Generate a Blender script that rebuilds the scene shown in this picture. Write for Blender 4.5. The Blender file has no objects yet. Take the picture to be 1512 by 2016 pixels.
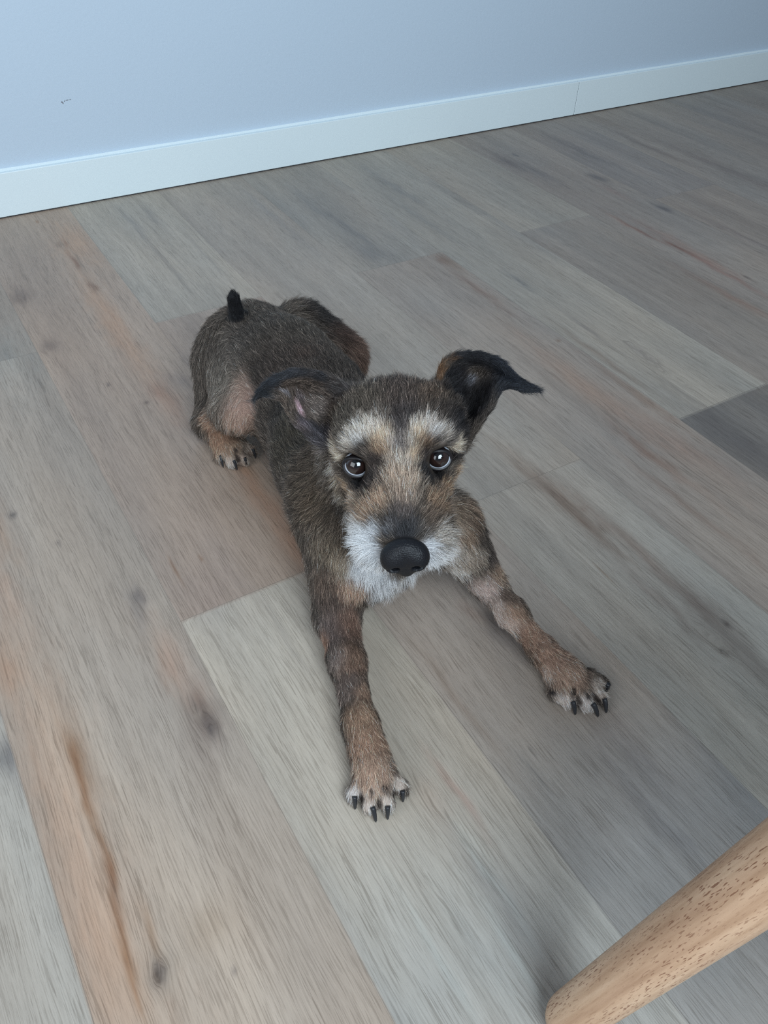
import bpy, math
import numpy as np
from mathutils import Matrix, Vector, kdtree

rng = np.random.default_rng(7)
scene = bpy.context.scene
COL = scene.collection

# ------------------------------------------------------------------ camera
F0 = 1573.84                       # focal length in pixels of the 1512 x 2016 frame
H = 0.66                           # camera height above the floor
yaw, pit, rol = map(math.radians, (32.928, 43.013, 2.491))
cf = np.array([math.sin(yaw)*math.cos(pit), math.cos(yaw)*math.cos(pit), -math.sin(pit)])
_r = np.array([math.cos(yaw), -math.sin(yaw), 0.0])
_u = np.cross(_r, cf)
cr = math.cos(rol)*_r + math.sin(rol)*_u
cu = -math.sin(rol)*_r + math.cos(rol)*_u
CAMP = np.array([0, 0, H])
cam_data = bpy.data.cameras.new('camera')
cam_data.sensor_fit = 'VERTICAL'
cam_data.sensor_height = 24.0
cam_data.lens = F0/2016*24.0
cam_data.clip_start = 0.02
cam = bpy.data.objects.new('camera', cam_data)
COL.objects.link(cam)
cam.matrix_world = Matrix(((cr[0], cu[0], -cf[0], 0), (cr[1], cu[1], -cf[1], 0), (cr[2], cu[2], -cf[2], H), (0, 0, 0, 1)))
scene.camera = cam

# ------------------------------------------------------------------ light
def srgb(c, k=1.0):
    c = np.asarray(c, float)/255.0
    return np.where(c <= 0.04045, c/12.92, ((c+0.055)/1.055)**2.4)*k

world = bpy.data.worlds.new('room_light')
scene.world = world
world.use_nodes = True
bg = world.node_tree.nodes['Background']
bg.inputs[0].default_value = (0.72, 0.85, 1.0, 1)
bg.inputs[1].default_value = 0.20

def area(name, loc, target, sx, sy, power, color):
    d = bpy.data.lights.new(name, 'AREA')
    d.shape = 'RECTANGLE'; d.size = sx; d.size_y = sy; d.energy = power; d.color = color
    o = bpy.data.objects.new(name, d); COL.objects.link(o)
    o.location = loc
    o.rotation_euler = (Vector(target)-Vector(loc)).to_track_quat('-Z', 'Y').to_euler()
    return o
area('window_daylight', (-1.6, 0.0, 1.25), (0.45, 0.8, 0.1), 1.5, 1.3, 18, (0.88, 0.94, 1.0))
area('wall_fill_rear', (0.10, -0.95, 1.50), (0.55, 1.66, 0.45), 1.1, 1.1, 50, (0.76, 0.895, 1.0))  # added fill from behind the camera to brighten the back wall
scene.view_settings.view_transform = 'Standard'
scene.view_settings.look = 'None'
scene.view_settings.gamma = 1
scene.view_settings.use_curve_mapping = False
scene.view_settings.exposure = 0.0
scene.cycles.use_denoising = False      # keep the fine coat and grain crisp
scene.cycles.filter_width = 1.1

# ------------------------------------------------------------------ helpers
def at(px, py, z=0.0):             # photo pixel + height -> world point
    d = cf + cr*((px-756)/F0) + cu*((1008-py)/F0)
    return CAMP + d*((z-H)/d[2])
def at_depth(px, py, dep):
    return CAMP + (cf + cr*((px-756)/F0) + cu*((1008-py)/F0))*dep
def project(P):
    Q = P-CAMP
    z = Q@cf
    return 756+F0*(Q@cr)/z, 1008-F0*(Q@cu)/z, z
def norm(v):
    v = np.asarray(v, float)
    return v/np.maximum(np.linalg.norm(v, axis=-1, keepdims=True), 1e-9)

def mesh_obj(name, verts, faces, mat=None, parent=None, smooth=True):
    me = bpy.data.meshes.new(name)
    verts = np.asarray(verts, np.float32)
    if isinstance(faces, np.ndarray):
        n, k = faces.shape
        me.vertices.add(len(verts)); me.vertices.foreach_set('co', verts.ravel())
        me.loops.add(n*k); me.loops.foreach_set('vertex_index', faces.astype(np.int32).ravel())
        me.polygons.add(n); me.polygons.foreach_set('loop_start', np.arange(0, n*k, k, dtype=np.int32))
        me.update(calc_edges=True)
        me.validate()
    else:
        me.from_pydata([tuple(map(float, v)) for v in verts], [], [tuple(map(int, f)) for f in faces])
    if smooth:
        me.polygons.foreach_set('use_smooth', np.ones(len(me.polygons), bool))
    if mat: me.materials.append(mat)
    o = bpy.data.objects.new(name, me); COL.objects.link(o)
    if parent: o.parent = parent
    return o

def grid_faces(nu, nv, wrap_u=False):
    f = []
    for j in range(nv-1):
        for i in range(nu if wrap_u else nu-1):
            a = j*nu+i; b = j*nu+(i+1) % nu
            f.append((a, b, b+nu, a+nu))
    return f

def col_attr(me, name, rgb):
    a = me.attributes.new(name, 'FLOAT_COLOR', 'POINT')
    buf = np.ones((len(rgb), 4), np.float32); buf[:, :3] = rgb
    a.data.foreach_set('color', buf.ravel())
def flt_attr(me, name, v):
    a = me.attributes.new(name, 'FLOAT', 'POINT')
    a.data.foreach_set('value', np.asarray(v, np.float32))

class NT:                          # tiny node-tree helper
    def __init__(s, name):
        s.m = bpy.data.materials.new(name); s.m.use_nodes = True
        s.t = s.m.node_tree; s.b = s.t.nodes['Principled BSDF']
    def n(s, typ, **kw):
        x = s.t.nodes.new(typ)
        for k, v in kw.items():
            if k.startswith('i_'):
                key = k[2:]; key = int(key) if key.isdigit() else key
                x.inputs[key].default_value = v
            else: setattr(x, k, v)
        return x
    def l(s, a, b): s.t.links.new(a, b)
    def math(s, op, a, b=None, c=None):
        x = s.n('ShaderNodeMath', operation=op)
        for i, v in enumerate((a, b, c)):
            if v is None: continue
            if hasattr(v, 'links'): s.l(v, x.inputs[i])
            else: x.inputs[i].default_value = v
        return x.outputs[0]
    def mix(s, fac, a, b, bt='MIX'):
        x = s.n('ShaderNodeMix', data_type='RGBA', blend_type=bt)
        for i, v in ((0, fac), (6, a), (7, b)):
            if hasattr(v, 'links'): s.l(v, x.inputs[i])
            else: x.inputs[i].default_value = v if i == 0 else (*v, 1)[:4]
        return x.outputs[2]
    def ramp(s, fac, stops):
        x = s.n('ShaderNodeValToRGB'); e = x.color_ramp.elements
        while len(e) < len(stops): e.new(0.5)
        for k, (p, c) in enumerate(stops):
            e[k].position = p; e[k].color = (*c, 1) if len(c) == 3 else c
        s.l(fac, x.inputs[0]); return x.outputs[0]

# ------------------------------------------------------------------ walls
DW = 1.6596                        # the back wall's baseboard face
BH = 0.0822
def plain(name, rgb, rough, bump=0.0, scale=300.0, spec=0.3):
    m = NT(name); m.b.inputs['Base Color'].default_value = (*rgb, 1)
    m.b.inputs['Roughness'].default_value = rough
    m.b.inputs['Specular IOR Level'].default_value = spec
    if bump:
        tc = m.n('ShaderNodeTexCoord'); no = m.n('ShaderNodeTexNoise', i_Scale=scale, i_Detail=4.0)
        m.l(tc.outputs['Object'], no.inputs['Vector'])
        bp = m.n('ShaderNodeBump', i_Strength=bump, i_Distance=0.001)
        m.l(no.outputs[0], bp.inputs['Height']); m.l(bp.outputs[0], m.b.inputs['Normal'])
    return m.m
wall_mat = plain('wall_paint', srgb((205, 221, 236)), 0.6, 0.25, 160)
board_mat = plain('white_lacquer', srgb((238, 251, 255)), 0.35)
gap_mat = plain('dark_gap', (0.05, 0.05, 0.055), 0.9)

def box(name, x0, x1, y0, y1, z0, z1, mat, parent=None, bevel=0.0):
    v = [(x, y, z) for z in (z0, z1) for y in (y0, y1) for x in (x0, x1)]
    f = [(0, 2, 3, 1), (4, 5, 7, 6), (0, 1, 5, 4), (2, 6, 7, 3), (0, 4, 6, 2), (1, 3, 7, 5)]
    o = mesh_obj(name, v, f, mat, parent, smooth=False)
    if bevel:
        b = o.modifiers.new('bevel', 'BEVEL'); b.width = bevel; b.segments = 2
    return o
BT = 0.012
wall = box('wall_back', -2.0, 4.6, DW+BT, DW+BT+0.1, 0, 2.6, wall_mat)
wall['kind'] = 'structure'
# small scuff on the paint
sp = at_depth(128, 199, 1.0); dd = sp-CAMP; P0 = CAMP+dd*((DW+BT)/dd[1])
JX = (lambda d: d[0]*(DW/d[1]))(at(1130, 225)-CAMP)
bb = bpy.data.objects.new('baseboard_back', None); COL.objects.link(bb)
bb.location = (0, 0, 0); bb['kind'] = 'structure'
box('joint', JX-0.0012, JX+0.0012, DW+0.0012, DW+BT-.001, 0.0022, BH-0.002, gap_mat, bb)  # dark backing strip, stands in for the shade inside the board gap
box('board', -2.0, JX-0.0006, DW, DW+BT, 0.0022, BH, board_mat, bb, 0.0012)
box('board', JX+0.0006, 4.6, DW, DW+BT, 0.0022, BH, board_mat, bb, 0.0012)
box('shadow_gap', -2.0, 4.6, DW+0.002, DW+BT, 0.0, 0.0022, gap_mat, bb)
# wavy sealant bead between board and wall
xs = np.linspace(-2.0, 4.6, 500)
wv = 0.0009*np.interp(xs, np.linspace(-2, 4.6, 60), rng.random(60))
bead_v = []
for x, w in zip(xs, wv):
    bead_v += [(x, DW+BT-0.0035-w, BH-0.0002), (x, DW+BT-0.002, BH+0.0012+w*.5), (x, DW+BT+0.0002, BH+0.0035+w*1.5)]
mesh_obj('sealant', bead_v, grid_faces(3, 500), board_mat, bb)
# the scuff
sm = plain('scuff_mark', srgb((120, 120, 128)), 0.8)
scuff_v, scuff_f = [], []
for (du, dv, w, h) in ((-0.006, -0.001, .0016, .0012), (-0.001, 0.0, .001, .001), (0.004, 0.0012, .003, .0006), (0.010, 0.0014, .002, .0005), (-0.0045, -0.003, .001, .0016)):
    b = len(scuff_v)
    for a in range(8):
        t = a*math.pi/4
        scuff_v.append((P0[0]+du+w*math.cos(t), DW+BT-0.0002, P0[2]+dv+h*math.sin(t)))
    scuff_f.append(tuple(range(b, b+8)))
mesh_obj('scuff_mark', scuff_v, scuff_f, sm, wall, smooth=False)

# ------------------------------------------------------------------ floor
def vnoise(x, y, seed):            # smooth value noise
    r = np.random.default_rng(seed); T = r.random((256, 256))
    xi = np.floor(x).astype(int); yi = np.floor(y).astype(int)
    fx = x-xi; fy = y-yi; fx = fx*fx*(3-2*fx); fy = fy*fy*(3-2*fy)
    g = lambda a, b: T[a % 256, b % 256]
    return (g(xi, yi)*(1-fx)+g(xi+1, yi)*fx)*(1-fy)+(g(xi, yi+1)*(1-fx)+g(xi+1, yi+1)*fx)*fy
def fbm(x, y, seed, o=3):
    s = 0; a = 1; t = 0
    for k in range(o):
        s = s+a*vnoise(x*2**k, y*2**k, seed+k); t += a; a *= .5
    return s/t

PW = 0.2788*H; PX0 = -0.1093*H; JA, JB, PL = 0.84*H, 1.742*H, 1.804*H
gx = np.concatenate([np.linspace(-1.6, -0.3, 60, endpoint=False), np.arange(-0.3, 1.7, 0.0022), np.linspace(1.7, 4.6, 240)])
gy = np.concatenate([np.linspace(-1.2, -0.15, 60, endpoint=False), np.linspace(-0.15, DW+0.005, 330)])
FX, FY = np.meshgrid(gx, gy)
fx, fy = FX.ravel(), FY.ravel()
kk = np.floor((fx-PX0)/PW).astype(int)
base_off = np.where(kk % 2 == 0, JB, JA)
ss = np.floor((fy-base_off)/PL).astype(int)
tone = {}
G = lambda r, g, b: np.array((r, g, b), float)
# (strip, segment) -> colour of the print on that plank (segment 0 = beyond the joint)
tone.update({(-1, -1): G(168, 164, 158), (0, -1): G(168, 154, 140), (0, 0): G(150, 135, 120),
             (1, 0): G(160, 138, 120), (1, -1): G(174, 168, 158),
             (2, 0): G(164, 157, 147), (2, -1): G(163, 143, 128),
             (3, 0): G(156, 146, 136), (3, -1): G(160, 152, 144),
             (4, 0): G(154, 148, 140), (4, -1): G(158, 146, 136),
             (5, 0): G(170, 164, 154), (5, -1): G(104, 96, 86),
             (6, 0): G(168, 161, 150), (6, -1): G(146, 136, 126),
             (7, 0): G(150, 138, 128), (7, -1): G(150, 139, 127), (8, -1): G(150, 136, 124), (8, 0): G(146, 134, 126)})
colr = np.zeros((len(fx), 3))
for k in np.unique(kk):
    for s_ in np.unique(ss[kk == k]):
        m = (kk == k) & (ss == s_)
        if (k, s_) in tone: c = tone[(k, s_)]
        else:
            r_ = np.random.default_rng(1000+k*17+s_*5)
            c = G(152, 141, 131)+r_.normal(0, 6)+np.array([2, 0, -3])*r_.normal(0, 1.2)
        colr[m] = G(160, 152, 144)+(c-G(156, 147, 137))*.72
gu = fx.copy()
# soft long streaks inside each plank (grey and tan)
seedv = kk*3.7+ss*11.3
n1 = fbm(fx*22+seedv*5, fy*2.6+seedv, 11)-0.5
n2 = fbm(fx*60+seedv*3, fy*3.5+seedv*2, 31)-0.5
n3 = fbm(fx*14+seedv*2, fy*4.5+seedv*7, 51)-0.5
colr += n1[:, None]*np.array([30, 32, 34])+n2[:, None]*np.array([12, 13, 14])+n3[:, None]*np.array([16, 9, 2])
# features: pixel where it sits, half length along the plank, half width, colour shift, strip it stays in
def feat(px, py, ly, lx, shift, warp=0.0, bend=0.0, k=None):
    global colr, gu
    P = at(px, py); k_ = math.floor((P[0]-PX0)/PW) if k is None else k
    shift = np.array(shift, float)
    if shift[0] < -10: shift = shift*np.array([1, 1.08, 1.25])
    dx = fx-P[0]-bend*(fy-P[1])+min(lx, .005)*1.8*(fbm(fy*26, fy*0+px, 9, 2)-.5); dy = fy-P[1]
    wob = 1+1.6*(fbm(fx*140, fy*50, int(px))-0.5)
    w = np.exp(-((dx/lx)**2+(dy/ly)**2)*wob)*(kk == k_)*(.7+.6*fbm(fx*330, fy*30, 5+int(py), 2))
    colr += w[:, None]*np.array(shift, float)
    if warp: gu += w*warp*np.tanh(dx/lx*1.5)
TAN = (22, 2, -22); BRN = (-30, -42, -50); GRY = (-48, -45, -38); PALE = (14, 16, 18)
# left plank: long tan margin with a dark brown vein
for (px, py) in ((20, 1250), (70, 1400), (110, 1560), (160, 1700), (190, 1840), (230, 1960)):
    feat(px, py, .07, .028, (3, -4, -9))
feat(150, 1490, .03, .007, BRN, -.003); feat(165, 1545, .045, .0035, (-30, -40, -46)); feat(195, 1650, .04, .0028, (-25, -34, -40))
feat(222, 1740, .028, .004, (-46, -56, -60)); feat(246, 1850, .03, .0022, BRN); feat(262, 1930, .03, .002, BRN)
feat(300, 1840, .02, .003, (-20, -28, -34)); feat(310, 1915, .008, .006, GRY, -.006); feat(310, 1915, .014, .011, (-16, -12, -10), -.004); feat(309, 1925, .004, .002, (-50, -50, -50))
feat(460, 1915, .003, .002, GRY, -.002); feat(405, 1830, .018, .02, (-12, -14, -16))
feat(395, 1400, .028, .014, (-34, -38, -38), -.006); feat(408, 1425, .022, .009, (-38, -36, -32), -.004); feat(400, 1405, .006, .008, (20, 20, 20)); feat(412, 1440, .006, .003, (-20, -18, -16), -.003); feat(395, 1465, .03, .014, (-18, -18, -16), -.003); feat(345, 1300, .05, .014, (4, -10, -18))
feat(272, 1175, .013, .007, GRY, -.005); feat(268, 1205, .03, .006, (-24, -22, -18)); feat(10, 1160, .05, .01, (4, -6, -12)); feat(5, 1050, .05, .012, (6, -5, -14)); feat(8, 1320, .03, .012, (6, -5, -13))
feat(28, 1013, .005, .004, (-60, -56, -50), -.003); feat(116, 1070, .003, .0025, GRY, -.003); feat(290, 793, .004, .004, (-50, -48, -44), -.002)
feat(100, 680, .02, .014, (-34, -32, -28), -.006); feat(40, 585, .03, .014, (-38, -36, -32), -.006); feat(213, 757, .003, .002, GRY); feat(213, 757, .003, .002, GRY)
feat(10, 700, .09, .05, (-8, -2, 2)); feat(200, 600, .11, .018, (8, -4, -14)); feat(150, 480, .08, .03, (10, -2, -12)); feat(250, 680, .10, .016, (6, -4, -12))
feat(128, 480, .02, .003, (-30, -36, -36), bend=.03); feat(147, 515, .035, .0035, (-42, -50, -50), bend=-.05); feat(180, 565, .02, .005, (-34, -40, -40)); feat(115, 482, .01, .006, (-26, -22, -18), -.002)
feat(72, 437, .008, .003, BRN)
# plank under the dog's flank
feat(330, 790, .06, .016, (-2, -12, -18)); feat(310, 770, .02, .01, (-16, -20, -20)); feat(355, 750, .02, .012, (-16, -14, -10)); feat(520, 990, .09, .014, (4, -9, -17)); feat(480, 920, .07, .008, (0, -10, -18)); feat(590, 1090, .05, .012, (3, -9, -17))
feat(420, 740, .05, .03, (-8, -12, -12)); feat(395, 1175, .05, .03, (-6, -6, -4)); feat(430, 1090, .08, .03, (-2, -2, 0)); feat(345, 1120, .02, .002, BRN); feat(395, 1100, .006, .002, BRN)
# pale plank beside the wall and those to its right
feat(400, 560, .09, .02, (-2, 0, 2)); feat(260, 440, .10, .008, (-18, -16, -12)); feat(330, 520, .12, .004, (-18, -17, -14)); feat(400, 500, .10, .004, (-16, -15, -12)); feat(300, 425, .06, .008, (-16, -14, -10))
feat(620, 410, .12, .009, (-14, -12, -9)); feat(690, 450, .10, .007, (-18, -16, -12)); feat(730, 500, .05, .022, (-16, -14, -10)); feat(755, 515, .012, .014, (8, 8, 8), -.01); feat(530, 420, .15, .006, (-10, -9, -6))
feat(780, 370, .14, .010, (-22, -20, -16)); feat(860, 450, .12, .008, (-16, -14, -11)); feat(920, 400, .14, .012, (-18, -17, -14)); feat(1050, 480, .10, .03, (-18, -17, -14)); feat(890, 520, .04, .01, (-12, -18, -22))
feat(940, 570, .08, .008, (-20, -28, -30)); feat(870, 510, .02, .012, (-18, -24, -26)); feat(1025, 555, .03, .005, (-30, -27, -22), -.003); feat(1160, 650, .06, .004, (-20, -19, -15)); feat(1270, 700, .04, .008, (-14, -14, -12), -.01)
feat(1260, 690, .05, .012, (-6, -6, -5), -.012); feat(1310, 730, .06, .01, (-4, -4, -4), -.014); feat(1340, 770, .05, .004, (-18, -18, -16))
feat(1100, 670, .004, .004, BRN); feat(1180, 700, .10, .006, (-18, -24, -26)); feat(1250, 770, .10, .008, (-16, -24, -28)); feat(1150, 760, .14, .02, (6, -4, -10)); feat(1330, 870, .1, .02, (2, -6, -10))
feat(1210, 380, .05, .01, (0, -8, -10)); feat(1230, 440, .05, .006, (4, -10, -16)); feat(1270, 460, .06, .004, (-20, -34, -36)); feat(1330, 485, .035, .004, (-34, -52, -56)); feat(1385, 510, .08, .012, (4, -10, -16)); feat(1300, 460, .1, .014, (2, -7, -11)); feat(1470, 545, .01, .003, (-50, -50, -46)); feat(1430, 540, .10, .006, (-8, -24, -30)); feat(1450, 590, .12, .010, (-2, -14, -20))
feat(1180, 350, .03, .012, GRY); feat(1305, 410, .025, .010, GRY); feat(1000, 320, .05, .014, (-28, -28, -24)); feat(1015, 305, .01, .004, GRY); feat(1150, 300, .14, .014, (-24, -23, -20)); feat(1280, 290, .16, .012, (-26, -28, -26)); feat(1420, 330, .2, .014, (-22, -24, -22)); feat(1450, 460, .16, .01, (-18, -18, -15)); feat(1190, 240, .12, .02, (-22, -24, -24)); feat(1060, 340, .12, .01, (-14, -13, -10))
feat(1440, 860, .12, .022, (-16, -16, -14)); feat(1420, 900, .06, .02, (-8, -8, -8))
# right-hand foreground
feat(1080, 960, .10, .012, (-24, -30, -32)); feat(1150, 1030, .10, .008, (-24, -30, -32)); feat(1250, 1080, .09, .008, (-20, -28, -30)); feat(1330, 980, .12, .006, (-14, -20, -22)); feat(1290, 900, .08, .008, (-12, -24, -28))
feat(1380, 1190, .05, .016, (-26, -30, -30)); feat(1430, 1228, .005, .003, (-60, -62, -60), -.004); feat(1422, 1285, .005, .003, (-60, -62, -60), -.004); feat(1400, 1250, .03, .012, (-4, -6, -8), -.008); feat(1480, 1300, .06, .014, (-28, -32, -32)); feat(1300, 1180, .06, .006, (-18, -22, -22))
feat(1250, 1500, .08, .014, (-18, -18, -16)); feat(1200, 1400, .08, .012, (-14, -15, -14)); feat(1280, 1600, .06, .01, (-20, -20, -18)); feat(1048, 1478, .003, .0015, (-60, -58, -54), -.001); feat(1050, 1520, .02, .0014, (-34, -32, -30)); feat(1190, 1130, .012, .001, BRN)
feat(975, 1225, .03, .016, (-34, -32, -28), -.006); feat(1010, 1270, .03, .014, (-22, -20, -16)); feat(930, 1200, .02, .008, (-14, -20, -22)); feat(905, 1380, .06, .004, (-12, -16, -18)); feat(900, 1560, .04, .004, (-6, -20, -24)); feat(850, 1570, .03, .012, (-6, -10, -12), -.006)
feat(935, 1660, .03, .004, (14, 18, 20), -.002); feat(960, 1720, .05, .003, (10, 16, 20)); feat(860, 1880, .05, .003, (8, 13, 17)); feat(1010, 1880, .05, .004, (10, 15, 19)); feat(1000, 1780, .08, .012, (-12, -12, -10)); feat(900, 1790, .06, .006, (-6, -6, -6), .004)
feat(640, 1185, .05, .02, (-10, -10, -8), .006); feat(560, 1250, .08, .004, (-8, -8, -7)); feat(30, 1500, .03, .008, (-30, -30, -26)); feat(5, 1495, .015, .012, (-34, -32, -28), -.004)
# cathedral figure bending the grain lines
gu += 0.010*(fbm(fx*9+seedv, fy*3.0+seedv*3, 71)-0.5)*1.6 + 0.004*(fbm(fx*30, fy*9, 81)-0.5)
t2 = np.clip((.50-fy)/.30, 0, 1)*((kk == 2) | (kk == 3)); colr += t2[:, None]*np.array([-8, 1, 6.])-np.where(kk >= 4, 15, np.where(kk <= 0, 7, 0))[:, None]+((kk == 2) & (fy > .28) & (fy < .55))[:, None]*np.array([3, 6, 9.])*np.exp(-((fy-.42)/.08)**2)[:, None]  # outer strips left and right also darkened: light level put into the colour
t3 = np.clip((.27-fy)/.14, 0, 1)*((kk == 1) | (kk == 2)); colr += t3[:, None]*np.array([-22, -15, -7.])
MEAN = np.array([160, 152, 144.])
colr = MEAN+(colr-MEAN)*np.array([.80, .74, .64])
colr = np.clip(colr, 20, 235)
fverts = np.stack([fx, fy, np.zeros_like(fx)], 1)
nx, ny = len(gx), len(gy)
ii, jj = np.meshgrid(np.arange(nx-1), np.arange(ny-1))
a_ = (jj*nx+ii).ravel()
ffaces = np.stack([a_, a_+1, a_+nx+1, a_+nx], 1)
fm = NT('oak_look_planks')
a1 = fm.n('ShaderNodeAttribute', attribute_name='tone'); a2 = fm.n('ShaderNodeAttribute', attribute_name='grain_u')
tc = fm.n('ShaderNodeTexCoord'); sx = fm.n('ShaderNodeSeparateXYZ'); fm.l(tc.outputs['Object'], sx.inputs[0])
ku = fm.math('FLOOR', fm.math('DIVIDE', fm.math('SUBTRACT', sx.outputs[0], PX0), PW))
frac = fm.math('FRACT', fm.math('DIVIDE', fm.math('SUBTRACT', sx.outputs[0], PX0), PW))
odd = fm.math('ABSOLUTE', fm.math('MODULO', ku, 2.0))
off = fm.math('ADD', fm.math('MULTIPLY', odd, JA-JB), JB)
vy = fm.math('DIVIDE', fm.math('SUBTRACT', sx.outputs[1], off), PL)
segm = fm.math('FLOOR', vy); fry = fm.math('FRACT', vy)
def gvec(su, sv):
    c = fm.n('ShaderNodeCombineXYZ')
    fm.l(fm.math('MULTIPLY', a2.outputs['Fac'], su), c.inputs[0])
    fm.l(fm.math('MULTIPLY', sx.outputs[1], sv), c.inputs[1])
    fm.l(fm.math('ADD', fm.math('MULTIPLY', ku, 7.31), fm.math('MULTIPLY', segm, 3.7)), c.inputs[2])
    return c.outputs[0]
def noise(vec, detail=3.0, rough=.55, dist=0.0):
    x = fm.n('ShaderNodeTexNoise', i_Scale=1.0, i_Detail=detail, i_Roughness=rough, i_Distortion=dist); fm.l(vec, x.inputs['Vector']); return x.outputs[0]
g1 = noise(gvec(950, 26), 2.0, .5); g2 = noise(gvec(1500, 70), 2.0, .6); g3 = noise(gvec(120, 4), 3.0, .5); g4 = noise(gvec(60, 7), 4.0, .6, 1.5)
pore = fm.ramp(g1, [(0.39, (1, 1, 1)), (0.45, (0, 0, 0))])
pore2 = fm.ramp(g2, [(0.36, (1, 1, 1)), (0.50, (0, 0, 0))])
lite = fm.ramp(g1, [(0.57, (0, 0, 0)), (0.64, (1, 1, 1))])
area_m = fm.ramp(g4, [(0.40, (0.35,)*3), (0.62, (1, 1, 1))])
c = a1.outputs['Color']
c = fm.mix(fm.math('MULTIPLY', fm.math('MULTIPLY', pore, area_m), .50), c, fm.mix(1.0, c, (0.46, 0.43, 0.40), 'MULTIPLY'))
c = fm.mix(fm.math('MULTIPLY', pore2, .26), c, fm.mix(1.0, c, (0.55, 0.52, 0.49), 'MULTIPLY'))
c = fm.mix(fm.math('MULTIPLY', lite, .20), c, fm.mix(1.0, c, (1.28, 1.27, 1.25), 'MULTIPLY'))
g3c = fm.ramp(g3, [(0.3, (0.90, 0.89, 0.88)), (0.7, (1.08, 1.08, 1.08))])
c = fm.mix(.75, c, fm.mix(1.0, c, g3c, 'MULTIPLY'))
# hairline seams
e1 = fm.math('LESS_THAN', frac, 0.0035); e2 = fm.math('LESS_THAN', fry, 0.0006)
seam = fm.math('MAXIMUM', e1, e2)
c = fm.mix(fm.math('MULTIPLY', seam, .38), c, (0.10, 0.085, 0.07))
fm.l(c, fm.b.inputs['Base Color'])
rr = fm.math('ADD', fm.math('MULTIPLY', g1, .2), .36); fm.l(rr, fm.b.inputs['Roughness'])
fm.b.inputs['Specular IOR Level'].default_value = 0.42
hgt = fm.math('SUBTRACT', fm.math('ADD', fm.math('MULTIPLY', pore, -.7), fm.math('MULTIPLY', g2, .4)), seam)
bp = fm.n('ShaderNodeBump', i_Strength=0.35, i_Distance=0.0006); fm.l(hgt, bp.inputs['Height']); fm.l(bp.outputs[0], fm.b.inputs['Normal'])
floor = mesh_obj('floor', fverts, ffaces, fm.m, smooth=False)
floor['kind'] = 'structure'
FLOOR_GAIN = np.array([1.17, 1.10, 1.02])
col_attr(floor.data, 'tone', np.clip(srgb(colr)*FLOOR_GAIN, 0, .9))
flt_attr(floor.data, 'grain_u', gu)

# ------------------------------------------------------------------ chair
cm = NT('oiled_oak')
tc = cm.n('ShaderNodeTexCoord'); uvn = cm.n('ShaderNodeAttribute', attribute_name='grain')
def cn(sc, det, rg=.55, dist=0.):
    mp = cm.n('ShaderNodeMapping'); mp.inputs['Scale'].default_value = sc; cm.l(uvn.outputs['Vector'], mp.inputs[0])
    x = cm.n('ShaderNodeTexNoise', i_Scale=1.0, i_Detail=det, i_Roughness=rg, i_Distortion=dist); cm.l(mp.outputs[0], x.inputs['Vector']); return x.outputs[0]
w1 = cn((90, 90, 8), 3); w2 = cn((1100, 1100, 150), 1.0); w3 = cn((35, 35, 5), 2); w4 = cn((300, 300, 14), 3)
cc = cm.ramp(w1, [(0.3, srgb((182, 146, 118))), (0.5, srgb((201, 166, 136))), (0.72, srgb((214, 182, 152)))])
cc = cm.mix(.6, cc, cm.mix(1.0, cc, cm.ramp(w4, [(0.35, (0.78, 0.72, 0.66)), (0.6, (1.05, 1.05, 1.05))]), 'MULTIPLY'))
msk = cm.math('MULTIPLY', cm.ramp(w2, [(0.33, (1, 1, 1)), (0.40, (0, 0, 0))]), cm.ramp(w3, [(0.40, (0.15,)*3), (0.55, (1, 1, 1))]))
cc = cm.mix(cm.math('MULTIPLY', msk, .8), cc, srgb((120, 72, 48)))
cm.l(cc, cm.b.inputs['Base Color']); cm.b.inputs['Roughness'].default_value = .42
cm.b.inputs['Specular IOR Level'].default_value = .4
bp = cm.n('ShaderNodeBump', i_Strength=0.3, i_Distance=0.0005); bp.invert = True; cm.l(msk, bp.inputs['Height']); cm.l(bp.outputs[0], cm.b.inputs['Normal'])
seat_mat = plain('woven_grey_fabric', srgb((120, 118, 116)), 0.9, 0.6, 900, 0.1)

def turned(name, A, B, prof, mat, parent, n=40, seed=0.0):      # a lathe between two points; prof = (t, radius)
    A = np.array(A, float); B = np.array(B, float); ax = norm(B-A); L = np.linalg.norm(B-A)
    s1 = norm(np.cross(ax, [0.3, 1, 0.1])); s2 = np.cross(ax, s1)
    V, GR = [], []
    for t, r in prof:
        for k in range(n):
            a = 2*math.pi*k/n
            o = (math.cos(a)*s1+math.sin(a)*s2)*r
            V.append(A+ax*t*L+o); GR.append((math.cos(a)*r+seed, math.sin(a)*r, t*L))
    F = grid_faces(n, len(prof), True)
    F.append(tuple(range(n))[::-1]); F.append(tuple(range(len(V)-n, len(V))))
    o = mesh_obj(name, V, F, mat, parent)
    at_ = o.data.attributes.new('grain', 'FLOAT_VECTOR', 'POINT'); at_.data.foreach_set('vector', np.array(GR, np.float32).ravel())
    return o
foot = at(1121, 2003, 0.0175)
legvec = (at(1512, 1722, 0.25)-foot); legvec = legvec/legvec[2]
SEATZ = 0.42
top = foot+legvec*(SEATZ-foot[2])
chair = bpy.data.objects.new('dining_chair', None); COL.objects.link(chair)
ccx, ccy = foot[0]+0.19, foot[1]-0.19
chair.location = (ccx, ccy, 0)
chair['label'] = 'chair with tapered round pale wooden legs, its rounded leg crossing the lower right corner'
chair['category'] = 'chair'
def leg_prof():
    R0, R1 = 0.0172, 0.0200
    pr = [(-0.0165, .003), (-0.0155, .007), (-0.0125, .0115), (-0.008, .0148), (-0.002, .0166)]
    out = [(t/0.40, r) for t, r in pr]
    for k in range(12): out.append((0.01+k/11*.99, R0+(R1-R0)*min(1, k/7)))
    return out
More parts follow.
